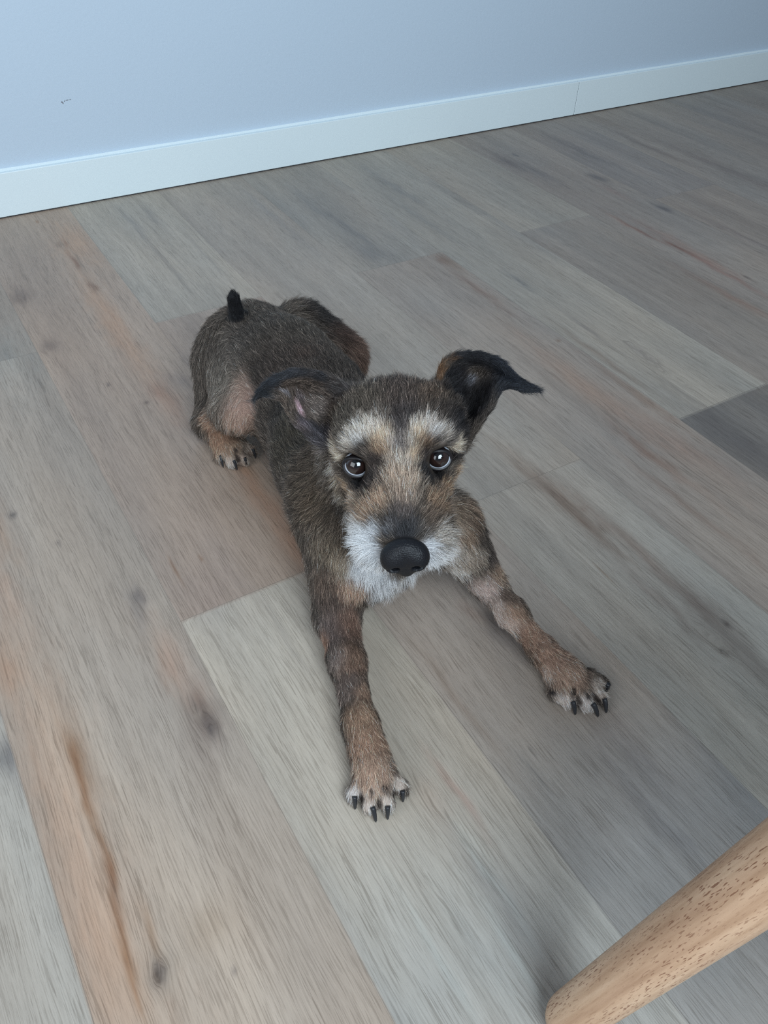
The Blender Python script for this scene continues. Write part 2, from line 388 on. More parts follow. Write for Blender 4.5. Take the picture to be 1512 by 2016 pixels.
C0 = np.array([ccx, ccy, 0])
for k, (sx_, sy_) in enumerate(((1, 1), (-1, 1), (1, -1), (-1, -1))):
    def tr(P): q = P-C0; return np.array([q[0]*sx_, q[1]*sy_, q[2]])
    turned('leg', tr(foot), tr(top), leg_prof(), cm.m, chair, seed=k*.31)
tx, ty = top[0]-ccx, top[1]-ccy     # leg tops relative to the chair centre
def rbox(name, cx, cy, cz, hx, hy, hz, mat, bev):
    o = box(name, cx-hx, cx+hx, cy-hy, cy+hy, cz-hz, cz+hz, mat, chair, bev); o.data.polygons.foreach_set('use_smooth', np.ones(6, bool))
    g = np.array([v.co for v in o.data.vertices], np.float32); at_ = o.data.attributes.new('grain', 'FLOAT_VECTOR', 'POINT'); at_.data.foreach_set('vector', g[:, [1, 2, 0]].ravel()); return o
rbox('seat', 0.005, 0, SEATZ+.022, abs(tx)+.03, abs(ty)+.03, .02, seat_mat, .015)
rbox('seat_frame', 0, 0, SEATZ-.012, abs(tx)+.008, abs(ty)+.008, .016, cm.m, .004)
for s in (-1, 1):
    turned('back_post', (s*(abs(tx)), -abs(ty), SEATZ), (s*abs(tx), -abs(ty)-.07, SEATZ+.36), [(0, .014), (.5, .013), (1, .011)], cm.m, chair)
bk = []
for j in range(5):
    for i in range(17):
        x = (i/16-.5)*2*(abs(tx)+.01); z = SEATZ+.25+j*.03
        bk.append((x, -abs(ty)-.05-(z-SEATZ-.25)*.2-.03*(1-(x/.2)**2), z))
o = mesh_obj('backrest', bk, grid_faces(17, 5), cm.m, chair)
s_ = o.modifiers.new('thick', 'SOLIDIFY'); s_.thickness = .014

# ------------------------------------------------------------------ dog: signed distance helpers
VOX = 0.0023
LO = np.array([0.12, 0.20, 0.0005]); HI = np.array([0.60, 1.02, 0.36])
GN = np.ceil((HI-LO)/VOX).astype(int)
FLD = np.full(GN, 0.05, np.float32)
def seg_sdf(P, a, b, ra, rb):
    ab = b-a; t = np.clip(((P-a)@ab)/max(ab@ab, 1e-12), 0, 1)
    return np.linalg.norm(P-a-t[..., None]*ab, axis=-1)-(ra+(rb-ra)*t)
def ell_sdf(P, c, r, M=None):
    q = P-c
    if M is not None: q = q@M.T
    k0 = np.linalg.norm(q/r, axis=-1); k1 = np.linalg.norm(q/(r*r), axis=-1)
    return k0*(k0-1)/np.maximum(k1, 1e-9)
def region(lo, hi):
    i0 = np.maximum(((lo-LO)/VOX).astype(int)-1, 0); i1 = np.minimum(((hi-LO)/VOX).astype(int)+2, GN)
    ax = [LO[d]+np.arange(i0[d], i1[d])*VOX for d in range(3)]
    X, Y, Z = np.meshgrid(*ax, indexing='ij')
    return tuple(slice(i0[d], i1[d]) for d in range(3)), np.stack([X, Y, Z], -1)
def smin(a, b, k):
    h = np.maximum(k-np.abs(a-b), 0)/k
    return np.minimum(a, b)-h*h*k*.25
def add_seg(a, b, ra, rb, k=0.012):
    a = np.asarray(a, float); b = np.asarray(b, float); m = max(ra, rb)+k+.004
    sl, P = region(np.minimum(a, b)-m, np.maximum(a, b)+m)
    FLD[sl] = smin(FLD[sl], seg_sdf(P, a, b, ra, rb), k)
def add_ell(c, r, M=None, k=0.012):
    c = np.asarray(c, float); r = np.asarray(r, float); m = r.max()+k+.004
    sl, P = region(c-m, c+m)
    FLD[sl] = smin(FLD[sl], ell_sdf(P, c, r, M), k)
def sub_ell(c, r, M=None, k=0.004):
    c = np.asarray(c, float); r = np.asarray(r, float); m = r.max()+k+.006
    sl, P = region(c-m, c+m)
    FLD[sl] = -smin(-FLD[sl], ell_sdf(P, c, r, M), k)
bones = []   # a, b, ra, rb, flow direction, hair length, lift
def bone(a, b, ra, rb, k=0.012, L=.012, lift=.3, flow=None, solid=True):
    a = np.asarray(a, float); b = np.asarray(b, float)
    if solid: add_seg(a, b, ra, rb, k)
    bones.append((a, b, ra, rb, norm(b-a) if flow is None else norm(flow), L, lift))

# ------------------------------------------------------------------ dog: head frame
HE = at(781, 897, 0.268)                       # point between the eyes
tocam = CAMP-HE; tocam[2] = 0; tocam = norm(tocam)
hside = norm(np.cross(tocam, [0, 0, 1]))       # points to the left in the picture -> flip
if hside@cr < 0: hside = -hside
fw = norm(tocam+0.10*hside)
pitch = math.radians(8.0)
hf = norm(fw*math.cos(pitch)-np.array([0, 0, 1])*math.sin(pitch))
hr = norm(hside-(hside@hf)*hf)
hu = np.cross(hf, hr)
if hu[2] < 0: hu = -hu
rl = math.radians(6.0)
hr, hu = hr*math.cos(rl)+hu*math.sin(rl), hu*math.cos(rl)-hr*math.sin(rl)
HM = np.stack([hr, hu, hf])                    # world -> head rows
def hp(x, y, z): return HE+(hr*x+hu*y+hf*z)*0.001
def hell(x, y, z, rx, ry, rz, k=.012, tilt=0.0):
    M = HM
    if tilt:
        c_, s_ = math.cos(tilt), math.sin(tilt); M = np.array([[c_, 0, s_], [0, 1, 0], [-s_, 0, c_]])@HM
    add_ell(hp(x, y, z), np.array([rx, ry, rz])*.001, M, k)
# torso
T0 = at(497, 682, 0.098); T1 = at(560, 735, 0.105); T2 = at(615, 800, 0.098); T3 = at(672, 900, 0.100); T4 = at(705, 985, 0.105)
bone(T1, T0, .060, .058, .03, .009, .2)
bone(T2, T1, .062, .060, .03, .009, .2)
bone(T3, T2, .068, .062, .03, .010, .22)
bone(T4, T3, .064, .068, .03, .011, .25)
# neck up to the skull
NK = hp(0, -22, -52)
bone(NK, T4+np.array([0, 0, .02]), .039, .059, .03, .012, .3)
bone(hp(0, -38, -30), T4+np.array([0, -.04, -.02]), .027, .049, .025, .013, .35)
# head
hell(0, 2, -31, 43, 34, 41, .015)
for s in (-1, 1):
    hell(s*22, 15, -8, 19, 13, 17, .012)       # brow
    hell(s*30, -22, -22, 21, 25, 30, .018)     # cheek
    hell(s*18, -24, 54, 18, 16, 30, .014, tilt=-s*.12)     # lip
    hell(s*22, -24, 18, 15, 16, 24, .016)
add_seg(hp(0, -6, 0), hp(0, -12, 78), .026, .0165, .016)
add_seg(hp(0, -36, 0), hp(0, -34, 66), .017, .0125, .012)
hell(33, 2, -28, 22, 26, 30, .016); hell(-28, 2, -32, 20, 24, 28, .016)
ES = []
for s in (-1, 1):
    ec = hp(s*31.5, -3, 3)
    ES.append(ec)
    sub_ell(ec, (.0128,)*3, None, .004)
# ears: rows from the base to the tip, each (pixel x, pixel y, depth behind the head point in mm)
DE = (hp(0, 20, -35)-CAMP)@cf
ear_rows = {
 'R': [[(866, 772, 8), (880, 800, 26), (902, 835, 26), (921, 872, 8)],
       [(866, 732, 4), (893, 762, 26), (930, 812, 24), (946, 828, -2)],
       [(885, 705, -2), (925, 730, 20), (955, 775, 16), (967, 800, -8)],
       [(925, 697, -6), (958, 715, 8), (978, 745, 6), (982, 768, -12)],
       [(975, 708, -8), (992, 724, -2), (1002, 745, -5), (1003, 762, -14)],
       [(1016, 742, -10), (1022, 750, -8), (1026, 758, -9), (1027, 767, -13)],
       [(1054, 762, -12), (1056, 765, -12), (1058, 767, -12), (1059, 769, -12)]],
 'L': [[(700, 780, 8), (678, 806, 26), (655, 842, 26), (640, 886, 8)],
       [(676, 758, 4), (648, 785, 26), (622, 825, 24), (606, 850, 0)],
       [(640, 740, -2), (612, 765, 20), (592, 800, 18), (580, 826, -4)],
       [(596, 731, -6), (580, 750, 10), (570, 772, 8), (562, 790, -8)],
       [(556, 737, -8), (545, 752, -2), (541, 768, -4), (538, 780, -10)],
       [(524, 757, -10), (520, 764, -8), (519, 770, -9), (520, 778, -12)],
       [(505, 780, -12), (505, 782, -12), (504, 784, -12), (504, 786, -12)]]}
def interp_grid(G_, nu, nv):                   # Catmull-Rom over a small grid of points
    def cr1(A, n):
        A = np.asarray(A, float); m = len(A)
        t = np.linspace(0, m-1-1e-9, n); i = t.astype(int); f = (t-i)[:, None] if A.ndim == 2 else (t-i)[:, None, None]
        g = lambda j: A[np.clip(j, 0, m-1)]
        p0, p1, p2, p3 = g(i-1), g(i), g(i+1), g(i+2)
        return .5*((2*p1)+(-p0+p2)*f+(2*p0-5*p1+4*p2-p3)*f*f+(-p0+3*p1-3*p2+p3)*f**3)
    A = cr1(np.asarray(G_, float), nv)
    return np.transpose(cr1(np.transpose(A, (1, 0, 2)), nu), (1, 0, 2))
EARS = {}
for key, rows in ear_rows.items():
    W = [[at_depth(x, y, DE+d*.001) for x, y, d in r] for r in rows]
    S_ = interp_grid(W, 34, 60)
    EARS[key] = S_
    pts = S_.reshape(-1, 3)
    vv = np.repeat(np.linspace(0, 1, 60), 34)
    lo, hi = pts.min(0)-.006, pts.max(0)+.006
    sl, P = region(lo, hi)
    D = np.full(P.shape[:3], 1.0, np.float32)
    for j in range(0, 60, 4):                  # local batches keep this quick
        q = S_[j:j+5].reshape(-1, 3); rad = .0030-.0012*(j/60)
        l2, h2 = q.min(0)-.007, q.max(0)+.007
        i0 = np.maximum(((l2-P[0, 0, 0])/VOX).astype(int), 0); i1 = np.minimum(((h2-P[0, 0, 0])/VOX).astype(int)+2, D.shape)
        s3 = tuple(slice(a, b) for a, b in zip(i0, i1)); Q = P[s3].reshape(-1, 3)
        if not len(Q): continue
        d2 = (Q**2).sum(1)[:, None]+(q**2).sum(1)[None]-2*Q@q.T
        dm = np.sqrt(np.maximum(d2.min(1), 0))-rad
        D[s3] = np.minimum(D[s3], dm.reshape(D[s3].shape))
    FLD[sl] = smin(FLD[sl], D, .008)

# front legs
def leg_front(sh, el, wr, pw, toes, claws, re=.020, rw=.0135):
    bone(sh, el, .033, re+.002, .022, .010, .25)
    mid = el*.55+wr*.45
    bone(el, mid, re, rw+.003, .012, .007, .16)
    bone(mid, wr, rw+.003, rw, .012, .007, .16)
    bone(wr, pw, rw+.0025, .0185, .010, .008, .22)
    for t in toes:
        k0 = pw*.45+t*.55; k0[2] = .0185
        add_seg(pw*.8+t*.2, k0, .0100, .0080, .004)
        bone(k0, t, .0082, .0074, .0018, .0055, .15)
legL_toes = [at(697, 1563, .0085), at(728, 1585, .0085), at(762, 1582, .0085), at(789, 1552, .0085)]
leg_front(at(662, 1050, .10), at(664, 1212, .030), at(709, 1425, .020), at(737, 1520, .017), legL_toes, None)
legR_toes = [at(1118, 1380, .0085), at(1155, 1386, .0085), at(1181, 1374, .0085), at(1185, 1346, .0085)]
leg_front(at(885, 1040, .10), at(962, 1150, .034), at(1065, 1278, .020), at(1115, 1330, .017), legR_toes, None, .0145, .0108)
add_seg(at(1105, 1330, .016), at(1095, 1362, .010), .013, .0085, .006)
# breast between the legs
bone(T4, at(720, 1090, .075), .058, .040, .03, .015, .35, flow=(0, -.3, -1))
bone(T4, at(850, 1030, .09), .052, .033, .03, .015, .35, flow=(0, -.3, -1))
# hind leg at the left of the picture
hipL = at(460, 690, .105); knL = at(472, 800, .085); hkL = at(408, 832, .028)
bone(hipL, knL, .044, .030, .020, .012, .2)
bone(at(436, 720, .085), at(424, 800, .045), .036, .024, .018, .012, .2)
bone(knL, hkL, .027, .016, .014, .011, .25)
pwH = at(443, 872, .018)
bone(hkL, pwH, .0155, .0165, .010, .010, .25)
hind_toes = [at(432, 900, .0085), at(456, 910, .0085), at(478, 905, .0085), at(493, 888, .0085)]
for t in hind_toes:
    k0 = pwH*.45+t*.55; k0[2] = .019
    add_seg(pwH*.8+t*.2, k0, .0110, .0095, .005)
    bone(k0, t, .0088, .0078, .002, .0055, .15)
# hind leg on the far side
hipR = at(592, 662, .088); knR = at(668, 705, .062)
bone(hipR, knR, .045, .036, .02, .014, .5)
bone(knR, at(675, 760, .03), .028, .020, .015, .010, .3)
# tail
TA, TB = at(470, 634, .150), at(460, 588, .180)
bone(TA, TB, .0098, .0072, .008, .008, .2)
# belly fill down to the floor
bone(T3-np.array([0, 0, .045]), T1-np.array([0, 0, .05]), .050, .040, .03, .012, .2, flow=T1-T3)

# ------------------------------------------------------------------ surface nets
def surface_nets(F):
    S_ = F < 0
    n = np.array(F.shape)
    c = S_[:-1, :-1, :-1].astype(np.int8)*0
    for dx in (0, 1):
        for dy in (0, 1):
            for dz in (0, 1):
                c = c+S_[dx:n[0]-1+dx, dy:n[1]-1+dy, dz:n[2]-1+dz]
    act = np.argwhere((c > 0) & (c < 8))
    vid = np.full(c.shape, -1, np.int64); vid[tuple(act.T)] = np.arange(len(act))
    cs = [(x, y, z) for x in (0, 1) for y in (0, 1) for z in (0, 1)]
    val = {k: F[act[:, 0]+k[0], act[:, 1]+k[1], act[:, 2]+k[2]] for k in cs}
    acc = np.zeros((len(act), 3)); cnt = np.zeros(len(act))
    for a in cs:
        for d in range(3):
            if a[d]: continue
            b = list(a); b[d] = 1; b = tuple(b)
            va, vb = val[a], val[b]; m = (va < 0) != (vb < 0)
            t = np.where(m, va/np.where(m, va-vb, 1), 0)
            p = np.array(a, float)[None]+np.eye(3)[d][None]*t[:, None]
            acc[m] += p[m]; cnt[m] += 1
    V = LO+(act+acc/cnt[:, None])*VOX
    faces = []
    for d in range(3):
        sl0 = [slice(None)]*3; sl1 = [slice(None)]*3
        sl0[d] = slice(0, -1); sl1[d] = slice(1, None)
        ch = S_[tuple(sl0)] != S_[tuple(sl1)]
        e = np.argwhere(ch); o1, o2 = (d+1) % 3, (d+2) % 3
        e = e[(e[:, o1] > 0) & (e[:, o2] > 0) & (e[:, o1] < n[o1]-1) & (e[:, o2] < n[o2]-1)]
        ins = S_[tuple(e.T)]
        q = []
        for (u, v) in ((-1, -1), (0, -1), (0, 0), (-1, 0)):
            t = e.copy(); t[:, o1] += u; t[:, o2] += v; q.append(vid[tuple(t.T)])
        q = np.stack(q, 1)
        q[~ins] = q[~ins][:, ::-1]
        faces.append(q)
    Fc = np.concatenate(faces); Fc = Fc[(Fc >= 0).all(1)]
    return V, Fc
V, Q = surface_nets(FLD)
# keep the component the torso belongs to is implicit; relax the net a little
def relax(V, Q, it, lam):
    E_ = np.concatenate([Q[:, [0, 1]], Q[:, [1, 2]], Q[:, [2, 3]], Q[:, [3, 0]]])
    for _ in range(it):
        S_ = np.zeros_like(V); C_ = np.bincount(E_.ravel(), minlength=len(V)).astype(float)
        for d in range(3):
            S_[:, d] = np.bincount(E_[:, 0], V[E_[:, 1], d], len(V))+np.bincount(E_[:, 1], V[E_[:, 0], d], len(V))
        V = V+lam*(S_/np.maximum(C_, 1)[:, None]-V)
    return V
V = relax(V, Q, 3, .5)
tri = np.concatenate([Q[:, [0, 1, 2]], Q[:, [0, 2, 3]]])
def vnormals(V, tri):
    fn = np.cross(V[tri[:, 1]]-V[tri[:, 0]], V[tri[:, 2]]-V[tri[:, 0]])
    N = np.zeros_like(V)
    for k in range(3):
        for d in range(3): N[:, d] += np.bincount(tri[:, k], fn[:, d], len(V))
    return norm(N)
N = vnormals(V, tri)
Nsm = norm(relax(N, Q, 4, .6))
print('body verts', len(V))

# ------------------------------------------------------------------ coat description per vertex
loc = (V-HE)@HM.T*1000                          # head coordinates in mm
FL = np.zeros_like(V); LEN = np.zeros(len(V)); LIFT = np.zeros(len(V)); WS = np.zeros(len(V))
for a, b, ra, rb, fl, L, lf in bones:
    w = np.exp(-(np.maximum(seg_sdf(V, a, b, ra, rb), 0)/.010)**2)+1e-6
    FL += w[:, None]*fl; LEN += w*L; LIFT += w*lf; WS += w
FL /= WS[:, None]; LEN /= WS; LIFT /= WS
FL = FL+np.array([0, 0, -.25])*(LEN > .0115)[:, None]
# head: hair streams away from the nose
Nz = np.array([0, -2, 88.0])
hd = loc-Nz; hd[:, 1] -= np.where(loc[:, 1] < -12, 22, 0)*np.clip((loc[:, 2]-0)/40, 0, 1)
hdw = norm(hd)@HM
skull_d = np.minimum(ell_sdf(loc, np.array([0, 0, -20.]), np.array([48, 42, 46.])), np.minimum(seg_sdf(loc, np.array([0, -15., 10]), np.array([0, -22., 72]), 40, 28), 1e9))
hw = np.exp(-(np.maximum(skull_d, 0)/9)**2)
hw = np.where(loc[:, 2] < -58, hw*.3, hw)
hlen = np.full(len(V), .0075)
def blob(x, y, z, r): return np.exp(-(((loc-np.array([x, y, z]))/r)**2).sum(1))
for s in (-1, 1):
    hlen += .010*blob(s*26, -28, 58, np.array([16, 22, 26]))+.005*blob(s*38, -28, 8, np.array([14, 22, 24]))
    hlen += .006*blob(s*30, 14, 8, np.array([14, 7, 10]))
hlen += .006*blob(0, -44, 60, np.array([26, 12, 30]))
hlen -= .0035*blob(0, 0, 70, np.array([9, 8, 26]))
hlift = .35+.25*blob(0, -42, 60, np.array([40, 20, 30]))+.3*(blob(28, 14, 8, 12)+blob(-28, 14, 8, 12))
FL = FL*(1-hw)[:, None]+hdw*hw[:, None]
LEN = LEN*(1-hw)+hlen*hw; LIFT = LIFT*(1-hw)+hlift*hw
# ears: towards the tip, short
ear_w = np.zeros(len(V)); ear_in = np.zeros(len(V))
for key, S_ in EARS.items():
    kd = kdtree.KDTree(60*34)
    for i, p in enumerate(S_.reshape(-1, 3)): kd.insert(p, i)
    kd.balance()
    near = np.where((np.linalg.norm(V-S_.reshape(-1, 3).mean(0), axis=1) < .075))[0]
    du = np.gradient(S_, axis=1); dv = np.gradient(S_, axis=0); sn = norm(np.cross(du, dv)).reshape(-1, 3); dvn = norm(dv).reshape(-1, 3)
    for i in near:
        co, j, d = kd.find(V[i])
        if d < .0065:
            w = min(1, (.0065-d)/.003)*min(1, (j//34)/8)
            if w <= 0: continue
            ear_w[i] = max(ear_w[i], w)
            FL[i] = FL[i]*(1-w)+dvn[j]*w; LEN[i] = LEN[i]*(1-w)+(.0065 if (j//34) < 40 else .0075)*w; LIFT[i] = LIFT[i]*(1-w)+.15*w
FT = FL-(FL*Nsm).sum(1)[:, None]*Nsm
FT = norm(FT+1e-5)

# ------------------------------------------------------------------ coat colours
px, py, pz = project(V)
tocamv = norm(CAMP-V); facing = (N*tocamv).sum(1)
basec = np.tile(np.array([82, 72, 62.]), (len(V), 1))
CW = np.full(len(V), .05); CC = basec*CW[:, None]; AG = np.full(len(V), 1.0)*CW
order_cells = {}
def paint(x, y, r, c, ag=.5, wt=1.0):
    global CC, CW, AG
    m = (np.abs(px-x) < 7) & (np.abs(py-y) < 7) & (facing > .05)
    if not m.any():
        m = (np.abs(px-x) < 18) & (np.abs(py-y) < 18) & (facing > 0)
        if not m.any(): print('paint missed', x, y); return
    idx = np.where(m)[0]; i = idx[np.argmin(pz[idx])]
    P = V[i]; rr_ = r*pz[i]/F0
    w = wt*np.exp(-((V-P)**2).sum(1)/rr_**2)
    CC += w[:, None]*np.array(c, float); CW += w; AG += w*ag
D_ = dict(
 body=[(570, 640, 60, (77, 69, 60), .9), (640, 690, 60, (74, 64, 55), .9), (500, 640, 40, (74, 66, 58), .8), (455, 680, 35, (92, 83, 74), .8), (600, 760, 50, (76, 63, 53), .9), (560, 700, 50, (74, 63, 55), .9),
       (680, 720, 40, (72, 63, 55), .9), (570, 850, 45, (77, 69, 56), .9), (600, 930, 40, (88, 76, 62), .8), (615, 990, 30, (99, 84, 67), .8), (550, 800, 30, (70, 63, 55), .8), (720, 735, 20, (53, 46, 42), .8),
       (640, 606, 26, (42, 37, 35), .5), (680, 645, 24, (77, 58, 48), .6), (715, 680, 22, (102, 77, 62), .5), (605, 690, 20, (92, 70, 58), .8)],
 hind=[(430, 740, 35, (112, 102, 90), .8), (410, 790, 30, (108, 96, 84), .7), (470, 760, 22, (158, 132, 114), .3), (478, 800, 24, (178, 146, 128), .2), (460, 830, 22, (178, 146, 124), .3), (405, 840, 16, (172, 138, 112), .4),
       (430, 860, 18, (166, 128, 98), .5), (450, 885, 16, (168, 138, 110), .5), (434, 905, 9, (196, 178, 160), .4), (458, 914, 9, (198, 180, 164), .4), (484, 904, 9, (180, 158, 138), .4), (500, 730, 16, (70, 62, 54), .6), (505, 780, 14, (70, 62, 56), .6)],
 
 neck=[(630, 900, 25, (98, 90, 80), .9), (640, 1000, 22, (84, 74, 62), .8), (672, 1000, 14, (56, 50, 46), .5), (640, 1080, 24, (112, 98, 80), .8), (665, 1110, 18, (158, 140, 116), .5), (640, 1150, 22, (104, 86, 72), .7),
       (690, 1160, 20, (172, 138, 112), .5), (650, 1185, 20, (92, 76, 66), .7), (930, 1000, 24, (104, 84, 66), .8), (955, 1050, 20, (76, 66, 58), .7), (925, 1060, 22, (132, 108, 86), .6), (930, 1100, 24, (156, 140, 122), .5), (975, 1085, 16, (78, 68, 62), .7)],
 toegap=[(737, 1556, 3.5, (30, 26, 26), .2, 3.0), (762, 1548, 3.5, (30, 26, 26), .2, 3.0), (1122, 1366, 3.5, (34, 30, 30), .2, 3.0), (1164, 1366, 3.5, (40, 34, 32), .2, 3.0), (468, 890, 3, (34, 30, 28), .2, 3.0), (497, 882, 9, (150, 130, 112), .4, 3.0), (1186, 1344, 10, (186, 170, 154), .4, 3.0), (1192, 1356, 8, (186, 170, 154), .4, 3.0), (1068, 1348, 4, (50, 44, 46), .2, 3.0)],
 legL=[(650, 1230, 22, (104, 90, 84), .6), (690, 1220, 22, (122, 92, 74), .5), (632, 1260, 14, (150, 112, 86), .4), (660, 1290, 16, (132, 118, 110), .5), (695, 1290, 22, (124, 96, 76), .5), (680, 1340, 20, (110, 94, 84), .6), (715, 1350, 14, (140, 110, 86), .5),
       (710, 1400, 22, (160, 128, 100), .5), (725, 1450, 26, (170, 134, 106), .5), (735, 1510, 26, (174, 142, 116), .5), (695, 1565, 11, (206, 196, 188), .4), (728, 1588, 11, (208, 192, 176), .4), (763, 1585, 11, (206, 190, 174), .4), (792, 1545, 11, (200, 184, 168), .4), (740, 1550, 12, (188, 160, 136), .5)],
 legR=[(955, 1160, 20, (184, 162, 150), .25), (985, 1120, 18, (150, 124, 100), .5), (975, 1200, 18, (190, 170, 156), .25), (1010, 1165, 14, (110, 92, 78), .6), (1010, 1200, 16, (160, 128, 102), .4), (1000, 1235, 14, (188, 166, 150), .3), (1045, 1240, 20, (160, 126, 102), .5),
       (1080, 1290, 24, (162, 128, 104), .5), (1115, 1320, 24, (168, 138, 114), .5), (1070, 1320, 12, (190, 166, 146), .4), (1100, 1375, 12, (204, 188, 174), .4), (1140, 1390, 12, (204, 192, 182), .4), (1170, 1380, 12, (200, 188, 176), .4), (1185, 1350, 12, (186, 170, 154), .4)],
 head=[(790, 770, 34, (74, 62, 54), .8), (720, 780, 24, (82, 72, 60), .9), (850, 770, 22, (84, 68, 54), .8), (790, 815, 18, (62, 54, 52), .6), (792, 845, 12, (80, 72, 70), .6), (793, 875, 12, (112, 102, 96), .6), (670, 820, 22, (76, 68, 58), .9), (665, 850, 18, (84, 76, 66), .8), (740, 812, 14, (92, 82, 72), .7), (885, 810, 22, (66, 56, 48), .6), (895, 845, 16, (60, 52, 48), .6),
       (735, 838, 13, (186, 172, 156), .3), (705, 850, 14, (190, 178, 162), .3), (680, 872, 13, (172, 160, 144), .4), (660, 893, 12, (180, 164, 140), .4), (700, 873, 9, (176, 172, 168), .4), (748, 865, 13, (186, 162, 132), .4), (745, 890, 11, (142, 114, 86), .5),
       (822, 838, 12, (188, 174, 156), .3), (850, 838, 13, (180, 168, 156), .3), (880, 850, 13, (176, 164, 150), .3), (905, 875, 12, (186, 168, 142), .3), (825, 865, 12, (178, 154, 122), .4), (858, 858, 9, (160, 156, 154), .5), (836, 880, 9, (112, 88, 66), .5), (868, 868, 7, (120, 110, 98), .4),
       (770, 900, 12, (162, 144, 124), .4), (800, 905, 12, (172, 156, 138), .4), (820, 900, 10, (170, 146, 116), .4), (775, 940, 16, (168, 144, 120), .4), (805, 940, 16, (164, 142, 120), .4), (790, 975, 14, (150, 128, 108), .5), (790, 1005, 12, (100, 88, 82), .4), (775, 1025, 10, (78, 74, 74), .3), (812, 1025, 10, (70, 66, 66), .3), (793, 1045, 12, (56, 56, 60), .3, 1.6), (760, 1048, 7, (96, 96, 100), .4), (832, 1045, 8, (84, 76, 70), .4), (735, 1050, 10, (176, 178, 182), .3), (737, 1085, 10, (206, 212, 220), .2, 1.5), (745, 1115, 10, (214, 220, 226), .2, 1.5), (775, 1145, 9, (210, 214, 220), .2, 1.5), (850, 1075, 10, (176, 176, 178), .3, 1.2), (852, 1110, 10, (202, 206, 212), .2, 1.4), (825, 1140, 9, (206, 208, 212), .2, 1.4), (803, 1152, 5, (70, 62, 64), .3, 2.0), (765, 870, 8, (160, 148, 136), .4), (815, 868, 8, (164, 152, 138), .4),
       (698, 946, 11, (40, 37, 38), .2, 2.6), (722, 944, 10, (42, 38, 38), .2, 2.6), (710, 956, 8, (52, 46, 44), .2, 1.6), (738, 915, 10, (58, 46, 40), .3, 1.4), (680, 940, 9, (60, 54, 50), .3), (712, 890, 7, (60, 52, 46), .3), (730, 950, 10, (70, 60, 54), .4),
       (845, 930, 11, (40, 37, 38), .2, 2.6), (870, 930, 10, (42, 38, 38), .2, 2.6), (857, 942, 8, (52, 46, 44), .2, 1.6), (836, 905, 8, (52, 42, 38), .3, 1.4), (893, 905, 7, (52, 46, 44), .3, 1.3), (862, 878, 6, (60, 52, 48), .3),
       (652, 922, 9, (206, 194, 174), .4, 1.5), (660, 950, 9, (200, 182, 156), .4, 1.2), (668, 985, 9, (196, 186, 168), .4, 1.3), (678, 962, 11, (170, 142, 110), .4), (690, 985, 16, (176, 150, 122), .4), (715, 1010, 16, (162, 132, 104), .4), (740, 990, 16, (166, 136, 108), .4), (682, 1012, 11, (200, 198, 192), .3, 1.3), (700, 1040, 16, (196, 196, 194), .3),
       (900, 940, 14, (146, 116, 86), .5), (880, 960, 14, (138, 108, 80), .5), (860, 990, 16, (126, 100, 76), .6), (890, 1000, 16, (132, 112, 90), .6), (850, 1020, 14, (96, 80, 66), .6), (905, 1030, 14, (150, 132, 112), .5), (870, 1050, 14, (150, 140, 128), .5),
       (715, 1075, 20, (212, 216, 220), .2), (705, 1120, 20, (206, 210, 216), .25), (740, 1130, 18, (216, 220, 226), .2, 1.3), (760, 1160, 16, (204, 204, 206), .3), (800, 1165, 18, (196, 190, 184), .35), (840, 1140, 16, (200, 198, 198), .3, 1.2), (870, 1105, 20, (196, 192, 190), .3), (900, 1090, 20, (182, 174, 164), .4), (880, 1140, 16, (186, 176, 164), .4), (845, 1090, 14, (190, 190, 194), .3)],
 ears=[(640, 752, 12, (34, 36, 44), .4, 2.0), (610, 742, 12, (34, 36, 44), .4, 2.0), (580, 742, 14, (40, 44, 54), .3, 2.0), (550, 750, 14, (40, 44, 54), .3, 2.0), (520, 770, 18, (34, 38, 46), .3, 2.0), (665, 775, 18, (62, 58, 58), .7, 1.5), (598, 806, 9, (190, 150, 160), .3, 5.0), (600, 780, 10, (110, 98, 100), .7, 2.0), (610, 830, 10, (84, 74, 80), .6, 2.0), (635, 850, 16, (66, 62, 68), .6, 1.5), (635, 800, 16, (104, 92, 84), .9, 2.0), (576, 775, 7, (130, 128, 138), .4, 2.0),
       (930, 705, 26, (28, 28, 34), .3, 2.0), (980, 725, 26, (36, 40, 50), .3, 2.0), (1020, 750, 26, (30, 34, 44), .3, 2.0), (868, 738, 8, (104, 74, 46), .4, 1.5), (882, 716, 5, (84, 60, 40), .4), (895, 745, 14, (30, 28, 32), .4, 2.0), (905, 775, 14, (30, 28, 32), .4, 2.0), (940, 790, 24, (28, 26, 30), .3, 2.0), (905, 830, 20, (34, 32, 36), .4, 1.6), (918, 757, 6, (86, 86, 92), 1.2, 1.4), (955, 775, 12, (40, 38, 44), .4, 2.0), (890, 770, 14, (46, 42, 42), .5), (915, 862, 14, (44, 40, 40), .4)])
for grp in D_.values():
    for p in grp: paint(*p)
